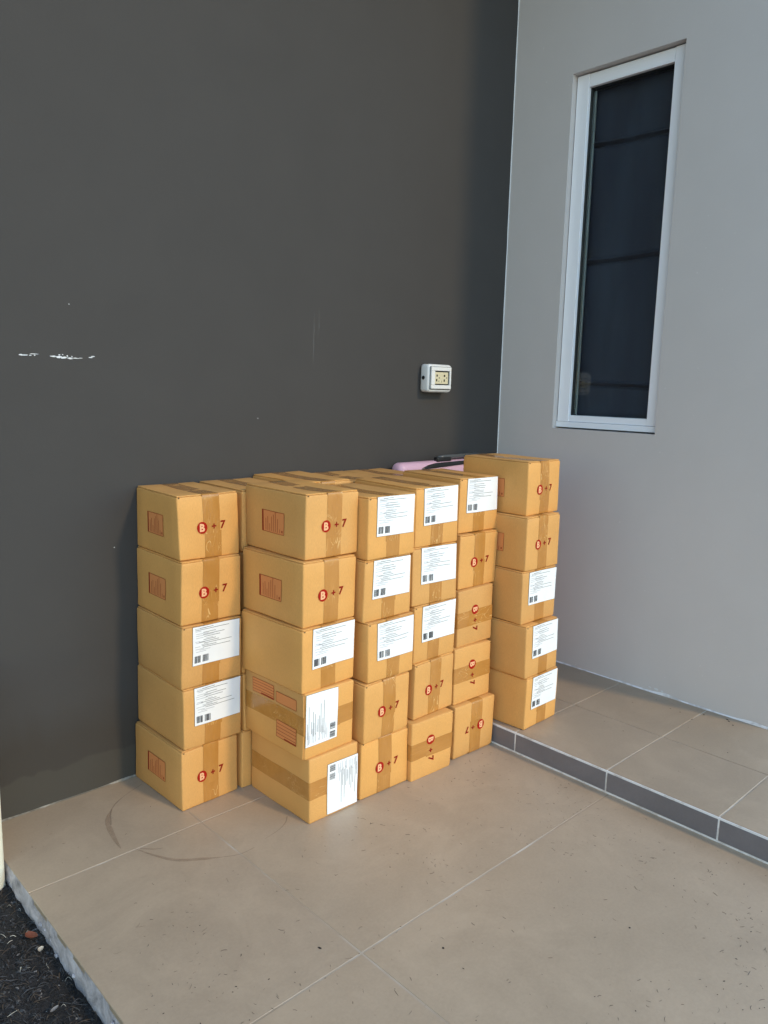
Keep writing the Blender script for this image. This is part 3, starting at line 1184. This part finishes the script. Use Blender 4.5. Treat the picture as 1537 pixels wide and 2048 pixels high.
    def side_panel(s):
        mb = MB()
        u0, u1, v0, v1 = .30, .665, .31, .645
        p00 = s.sp(u0, v0, 0.0010)
        v_, f_ = grid_sheet(p00, s.sp(u1, v0, .0010) - p00, s.sp(u0, v1, .0010) - p00, 4, 3)
        mb.add(v_, f_, 0)
        s.frame_lines(mb, s.sp, u0, u1, v0, v1, 0.0013, 1)
        for i, (uu, hh) in enumerate(((.17, .62), (.26, .72), (.35, .40), (.44, .74), (.53, .86), (.62, 1.0), (.72, .70), (.82, .25))):
            u = u0 + (u1 - u0) * uu
            s.seg(mb, s.sp(u, v0 + .02, .0015), s.sp(u, v0 + (v1 - v0) * hh, .0015), 0.0013, 1)
        s.seg(mb, s.sp(u0 + .012, v0, .0014), s.sp(u0 + .012, v1, .0014), 0.0045, 2)
        s.seg(mb, s.sp(u0 + (u1 - u0) * .92, v0 + .03, .0015), s.sp(u0 + (u1 - u0) * .92, v0 + .065, .0015), 0.004, 1)
        s.put(mb, 'printed_panel', [RED_PALE, BROWN_INK, RED_DARK], False)

    def top_tables(s):
        """ruled print on the top flaps (this face looks left when the box lies on its side)"""
        def tp(u, v, d):
            return Vector((-s.hx + v * 2 * s.hx, s.hy - u * 2 * s.hy, s.hz + d))
        for (u0, u1, v0, v1, n_) in ((.14, .50, .70, .92, 4), (.54, .88, .70, .86, 0), (.55, .88, .165, .42, 4)):
            mb = MB()
            s_ = tp(u0, v0, .0012)
            v_, f_ = grid_sheet(s_, tp(u1, v0, .0012) - s_, tp(u0, v1, .0012) - s_, 4, 3)
            mb.add(v_, f_, 0)
            up = Vector((0, 0, 1))
            a, b, c, e = tp(u0, v0, .0015), tp(u1, v0, .0015), tp(u1, v1, .0015), tp(u0, v1, .0015)
            for p, q in ((a, b), (b, c), (c, e), (e, a)):
                s.seg(mb, p, q, 0.0011, 1, up)
            for i in range(n_):
                v = v0 + (v1 - v0) * (i + 1) / (n_ + 1)
                s.seg(mb, tp(u0, v, .0015), tp(u1, v, .0015), 0.0012, 1, up)
            if n_:
                s.seg(mb, tp(u0 + (u1 - u0) * .4, v0 + .012, .0016), tp(u1, v0 + .012, .0016), 0.0035, 1, up)
            s.put(mb, 'printed_table', [RED_PALE, BROWN_INK], False)

    def corner(s):
        if s.r.random() < 0.45: return
        mb = MB()
        p = s.fp(0.035, 0.972, 0.0008)
        k = 8
        mb.add([p] + [p + Vector((0.0022 * math.cos(2 * math.pi * i / k), 0, 0.0016 * math.sin(2 * math.pi * i / k))) for i in range(k)],
               [(0, i, i % k + 1) for i in range(1, k + 1)])
        s.put(mb, 'corner_gap', HOLE, False)


U, CW, CCW, FLIP = 0.0, math.pi / 2, -math.pi / 2, math.pi
# each stack bottom to top: (x, y, yaw of the front left edge, content, roll, side print, top print)
STK = {
    'S1': [(-1.5608, -.2530, .0229, 'stamp', U, 1, 0), (-1.5526, -.2525, .0056, 'label', U, 0, 0), (-1.5556, -.2525, -.0220, 'label', U, 0, 0),
           (-1.5505, -.2469, -.0122, 'stamp', U, 1, 0), (-1.5496, -.2354, -.0211, 'stamp', U, 1, 0)],
    'S2': [(-1.3531, -.5075, .0076, 'label', CW, 0, 0), (-1.3676, -.5033, .0175, 'label', CCW, 0, 1), (-1.3700, -.4990, .0385, 'label', U, 0, 0),
           (-1.3645, -.4898, .0213, 'stamp', U, 1, 0), (-1.3515, -.4782, .0042, 'stamp', U, 1, 0)],
    'S3': [(-1.1830, -.5081, -.0200, 'stamp', U, 0, 0), (-1.1870, -.5173, .0218, 'stamp', U, 0, 0), (-1.1770, -.5201, .0231, 'label', U, 0, 0),
           (-1.1870, -.5079, -.0171, 'label', U, 0, 0), (-1.1790, -.5142, .0150, 'label', U, 0, 0)],
    'S4': [(-1.0125, -.5255, -.0560, 'stamp', CW, 0, 0), (-.9975, -.5147, .0301, 'stamp', U, 0, 0), (-.9970, -.5063, .0079, 'label', U, 0, 0),
           (-1.0055, -.5016, -.0500, 'label', U, 0, 0), (-.9975, -.4971, -.0150, 'label', U, 0, 0)],
    'S5': [(-.8265, -.5182, -.0450, 'stamp', FLIP, 0, 0), (-.8200, -.5029, -.0282, 'stamp', CW, 0, 0), (-.8060, -.4964, .0049, 'stamp', CW, 0, 0),
           (-.7960, -.4847, -.0044, 'stamp', U, 0, 0), (-.7830, -.4638, -.0480, 'label', U, 0, 0)],
    'S6': [(-.6204, -.6194, .0418, 'label', U, 0, 0), (-.6268, -.6114, .0115, 'label', U, 0, 0), (-.6257, -.5880, -.0163, 'label', U, 0, 0),
           (-.6170, -.5871, .0139, 'stamp', U, 1, 0), (-.5960, -.5673, .0359, 'stamp', U, 1, 0)],
    'P2': [(-1.3820, -.2495, .0050, 'label', U, 0, 0), (-1.3745, -.2490, .0, 'none', U, 0, 0), (-1.3760, -.2490, .004, 'none', U, 0, 0),
           (-1.3600, -.2370, .0, 'none', U, 0, 0), (-1.3610, -.2255, .0, 'none', U, 0, 0)],
    'P3': [(-1.1900, -.2490, .0, 'none', U, 0, 0), (-1.1910, -.2490, .0, 'none', U, 0, 0), (-1.1900, -.2490, .0, 'none', CW, 0, 0),
           (-1.1920, -.2490, .0, 'none', U, 0, 0), (-1.1790, -.2460, .0, 'none', U, 0, 0)],
    'P4': [(-1.0090, -.2490, .0, 'none', U, 0, 0), (-1.0090, -.2490, .0, 'none', U, 0, 0), (-1.0100, -.2490, .0, 'none', U, 0, 0),
           (-1.0080, -.2450, .0, 'none', U, 0, 0), (-1.0050, -.2440, .0, 'none', U, 0, 0)],
    'P5': [(-.8370, -.2490, .0, 'none', U, 0, 0), (-.8370, -.2480, .0, 'none', U, 0, 0), (-.8380, -.2440, .0, 'none', U, 0, 0),
           (-.8350, -.2320, .0, 'none', U, 0, 0), (-.8330, -.2050, .0, 'none', U, 0, 0)],
}
LAB = {
    'S1': ['bottom box of the leftmost stack, red B + 7 on its end, on the floor',
           'box with white label directly above the bottom box of the leftmost stack',
           'middle box of the leftmost stack, with white label and plain left side',
           'box with red B + 7, second from the top of the leftmost stack',
           'top box of the leftmost stack, red B + 7 stamp and tape on its end'],
    'S2': ['bottom box at the front corner lying on its side, barcode at the label top',
           'box on its side with red ruled tables printed on its taped left face',
           'middle box of the front corner stack, white label, plain left side',
           'box with red B + 7, second from the top of the front corner stack',
           'top box of the front corner stack, B + 7 stamp and barred red panel'],
    'S3': ['bottom box just right of the front corner stack, upright red B + 7',
           'box with B + 7 under three labelled boxes, right of the front corner stack',
           'lowest of three labelled boxes just right of the front corner stack',
           'middle of three labelled boxes just right of the front corner stack',
           'top labelled box just right of the front corner stack'],
    'S4': ['bottom box of the fourth front stack from left, turned sideways, B above 7',
           'upright B + 7 box on the sideways bottom box of the fourth front stack',
           'lowest of three labelled boxes in the fourth front stack from left',
           'middle of three labelled boxes in the fourth front stack from left',
           'top labelled box of the fourth front stack from left'],
    'S5': ['upside down stamped box on the floor touching the step riser',
           'lower of two sideways stamped boxes with level tape, in the stack beside the step',
           'upper of two sideways stamped boxes with level tape, in the stack beside the step',
           'upright stamped box under the top label box, in the stack beside the step',
           'top box of the stack beside the step, white label on its end'],
    'S6': ['bottom labelled box standing on the raised tiled step',
           'second labelled box up in the stack on the raised step',
           'third labelled box up in the stack on the raised step, under two stamped ones',
           'stamped box second from the top in the stack on the raised step',
           'highest box of all, topping the stack on the raised step'],
    'P2': ['bottom box in the gap between the leftmost and front corner stacks',
           'second box up in the gap between the leftmost and front corner stacks',
           'third box up in the narrow gap right of the leftmost stack',
           'fourth box up in the narrow gap right of the leftmost stack',
           'top box against the wall, immediately right of the leftmost stack'],
    'P3': [q + ' hidden box in the wall row behind the front corner stack' for q in ('lowest', 'second lowest', 'third lowest', 'fourth lowest')] + ['slightly raised top box against the wall behind the front corner stack'],
    'P4': [q + ' hidden box in the wall row behind the third and fourth front stacks' for q in ('lowest', 'second lowest', 'third lowest', 'fourth lowest')] + ['top box against the wall behind the third and fourth front stacks'],
    'P5': [q + ' hidden box in the wall row behind the stack beside the step' for q in ('lowest', 'second lowest', 'third lowest', 'fourth lowest')] + ['top box against the wall, just left of the pink case'],
}
seed = 11
for key, rows in STK.items():
    z = ZP + 0.0006 if key == 'S6' else 0.0006
    for i, (x, y, yaw, content, roll, side, tp) in enumerate(rows):
        sideways = abs(roll) in (CW,)
        wd, ht = (BH, BW) if sideways else (BW, BH)
        L = BL
        if y > -0.2500:                      # row against the wall: the length that fits
            L = min(BL, -y - 0.0006)
        elif key == 'S5':
            L = BL if y < -0.5035 else min(BL, -y - 0.2515 + 0.001 * 0)
            nxt = STK['P5'][i][1]
            L = min(BL, nxt - y - 0.001)
        elif key in ('S2',):
            L = min(BL, STK['P2'][i][1] - y - 0.001)
        elif key in ('S4',):
            L = min(BL, STK['P4'][i][1] - y - 0.001)
        c, s_ = math.cos(yaw), math.sin(yaw)
        cx = x + c * wd / 2 - s_ * L / 2
        cy = y + s_ * wd / 2 + c * L / 2
        Box('cardboard_box', seed, L, content, (cx, cy, z + ht / 2), yaw, roll, LAB[key][i], side, tp)
        seed += 1
        z += ht + 0.0009
# loose white sheet edge: the label of the box in the gap
# ------------------------------------------------------------------ stains and litter on the floor


def ribbon(pts, widths, z):
    mb = MB()
    P = [Vector((p[0], p[1], z)) for p in pts]
    # catmull-rom
    Q, Wd = [], []
    for i in range(len(P) - 1):
        p0, p1, p2, p3 = P[max(i - 1, 0)], P[i], P[i + 1], P[min(i + 2, len(P) - 1)]
        for k in range(8):
            t = k / 8
            Q.append(0.5 * ((2 * p1) + (-p0 + p2) * t + (2 * p0 - 5 * p1 + 4 * p2 - p3) * t * t + (-p0 + 3 * p1 - 3 * p2 + p3) * t ** 3))
            Wd.append(widths[i] + (widths[i + 1] - widths[i]) * t)
    Q.append(P[-1]); Wd.append(widths[-1])
    prev = None
    for i, q in enumerate(Q):
        t = (Q[min(i + 1, len(Q) - 1)] - Q[max(i - 1, 0)]).normalized()
        n_ = Vector((-t.y, t.x, 0)) * Wd[i] / 2
        ring = [q - n_, q + n_]
        if prev: mb.add(prev + ring, [(0, 1, 3, 2)])
        prev = ring
    return mb


ribbon([(-1.573, -.056), (-1.640, -.085), (-1.690, -.125), (-1.721, -.190)], [.0012, .0016, .003, .004], .0008).build('scuff_mark', STAIN_DARK, floor)
ribbon([(-1.690, -.125), (-1.719, -.165), (-1.733, -.215), (-1.742, -.265), (-1.746, -.300)], [.003, .011, .013, .008, .002], .0011).build('scuff_mark', STAIN, floor)
ribbon([(-1.722, -.320), (-1.700, -.375), (-1.670, -.425), (-1.620, -.462), (-1.588, -.482)], [.001, .006, .010, .009, .002], .0008).build('scuff_mark', STAIN, floor)
ribbon([(-1.712, -.330), (-1.690, -.352), (-1.672, -.362)], [.002, .003, .0015], .0012).build('scuff_mark', STAIN_DARK, floor)
ribbon([(-1.588, -.482), (-1.55, -.500), (-1.51, -.500)], [.0015, .0018, .001], .0008).build('scuff_mark', STAIN_DARK, floor)
ribbon([(-1.372, -.442), (-1.392, -.462), (-1.425, -.478), (-1.471, -.487)], [.0020, .0018, .0014, .0010], .0008).build('scuff_mark', STAIN_DARK, floor)

# tiny dark litter on the porch floor
rnd = random.Random(21)
mb = MB()


def crumb(mb, c, r, rnd, mi=0, flat=0.5):
    k = 5
    a0 = rnd.uniform(0, 6.28)
    el = rnd.uniform(1.0, 2.4)
    rot = rnd.uniform(0, 3.14)
    ring = []
    for i in range(k):
        a = a0 + 2 * math.pi * i / k
        x, y = r * el * math.cos(a) * rnd.uniform(.7, 1.2), r * math.sin(a) * rnd.uniform(.7, 1.2)
        ring.append((c[0] + x * math.cos(rot) - y * math.sin(rot), c[1] + x * math.sin(rot) + y * math.cos(rot), c[2]))
    top = (c[0], c[1], c[2] + r * flat)
    mb.add(ring + [top], [(i, (i + 1) % k, k) for i in range(k)], mi)


def fibre(mb, c, ln, wd, rnd, mi=0, lift=0.0):
    a = rnd.uniform(0, 6.28)
    bend = rnd.uniform(-1.6, 1.6)
    k = 5
    p = Vector(c)
    prev = None
    for i in range(k + 1):
        d = Vector((math.cos(a), math.sin(a), 0))
        n_ = Vector((-d.y, d.x, 0)) * wd * (0.35 + 0.65 * math.sin(math.pi * (i + 0.4) / (k + 0.8)))
        zz = lift * math.sin(math.pi * i / k)
        ring = [p - n_ + Vector((0, 0, zz)), p + Vector((0, 0, zz + wd * 0.9)), p + n_ + Vector((0, 0, zz))]
        if prev: mb.add(prev + ring, [(0, 3, 4, 1), (1, 4, 5, 2)], mi)
        prev = ring
        p = p + d * ln / k
        a += bend / k


cnt = 0
while cnt < 950:
    x = rnd.uniform(-1.93, -0.68); y = rnd.uniform(-1.62, -0.03)
    # thicker towards the front, fewer right by the boxes
    if y > -0.55 and rnd.random() < 0.75: continue
    if -1.60 < x < -0.66 and y > -0.53: continue
    dn = noise.noise(Vector((x * 3.1, y * 3.1, 7)))
    if rnd.random() > 0.22 + 1.6 * max(0, dn + 0.05): continue
    mi = 0 if rnd.random() < 0.6 else 1
    if rnd.random() < 0.30:
        crumb(mb, (x, y, 0.0004), rnd.uniform(.0004, .0013), rnd, mi)
    else:
        fibre(mb, (x, y, 0.0004), rnd.uniform(.003, .011) * rnd.choice((.6, .8, 1, 1.5)), rnd.uniform(.00012, .00042), rnd, mi)
    cnt += 1
for (x, y) in ((-1.09, -1.235), (-1.60, -.86), (-1.42, -1.02)):
    crumb(mb, (x, y, 0.0004), .0024, rnd, 0)
tag(mb.build('floor_litter', [FLECK_DARK, FLECK_BROWN]), kind='stuff')
mb = MB()
for k in range(14):
    crumb(mb, (rnd.uniform(-.60, -.05), rnd.uniform(-1.1, -.62), ZP + .0004), rnd.uniform(.001, .002), rnd, 0)
for (x, y) in ((-.066, -1.0), (-.085, -1.02), (-.078, -.925), (-.055, -.99)):
    crumb(mb, (x, y, ZP + .0004), .0028, rnd, 0)
tag(mb.build('step_litter', [FLECK_DARK, FLECK_BROWN]), kind='stuff')

# soil clods and dry fibres
mb = MB()
for k in range(15000):
    x = rnd.uniform(-2.45, XE - 0.004); y = rnd.uniform(-1.25, -0.02)
    h = noise.fractal(Vector((x * 14, y * 14, 3.1)), 1.0, 2.1, 5) * 0.011 - 0.004 * max(0, (x - (XE - 0.12)) / 0.15)
    z = -0.050 + h
    q = rnd.random()
    if q < 0.50:
        crumb(mb, (x, y, z - .001), rnd.uniform(.0010, .0042), rnd, rnd.choice((0, 0, 4)), 1.1)
    elif q < 0.92:
        fibre(mb, (x, y, z + .0015), rnd.uniform(.008, .030), rnd.uniform(.0004, .0010), rnd, rnd.choice((0, 0, 0, 4, 4, 1)), rnd.uniform(0, .008))
    elif q < 0.965:
        crumb(mb, (x, y, z), rnd.uniform(.0010, .0032), rnd, 2, 0.9)
    else:
        fibre(mb, (x, y, z + .003), rnd.uniform(.006, .022), rnd.uniform(.0003, .0008), rnd, 3 if rnd.random() < .5 else 1, rnd.uniform(0, .008))
tag(mb.build('soil_crumbs', [FLECK_DARK, FLECK_BROWN, FLECK_GREY, FLECK_PALE, simple('grey_fibre', (0.055, 0.053, 0.052), 0.7)]), kind='stuff')


def curl_leaf(name, loc, ln, wd, ang, mat_, label, curl=0.6):
    mb = MB()
    n_ = 10
    rows_ = []
    for i in range(n_ + 1):
        t = i / n_
        hw = wd / 2 * math.sin(math.pi * (0.06 + 0.88 * t)) ** 0.8
        x = (t - 0.5) * ln
        z = 0.006 + curl * ln * 0.25 * (4 * (t - 0.5) ** 2)
        for u in (-1, -0.5, 0, 0.5, 1):
            rows_.append((x, u * hw + 0.15 * wd * math.sin(3 * t), z + abs(u) ** 2 * hw * 0.6))
    fs_ = [(i * 5 + j, i * 5 + j + 1, (i + 1) * 5 + j + 1, (i + 1) * 5 + j) for i in range(n_) for j in range(4)]
    mb.add(rows_, fs_)
    o = mb.build(name, mat_, None, True, loc)
    o.rotation_euler = (0.1, 0.05, ang)
    tag(o, label, 'dry leaf')
    return o


curl_leaf('dry_leaf', (-1.985, -.405, -.049), .030, .020, 1.9, RUST, 'rust brown dead leaf on the soil beside the concrete edge')
curl_leaf('dry_leaf', (-1.985, -.455, -.049), .016, .010, .8, FLECK_PALE, 'small pale torn leaf scrap on the soil just below the rust leaf')
curl_leaf('dry_leaf', (-2.035, -.735, -.047), .024, .008, 1.1, FLECK_PALE, 'pale curled husk on the dark soil near the bottom left')
curl_leaf('dry_leaf', (-2.022, -.625, -.047), .018, .007, .4, FLECK_GREY, 'grey curled leaf scrap in the middle of the dark soil')
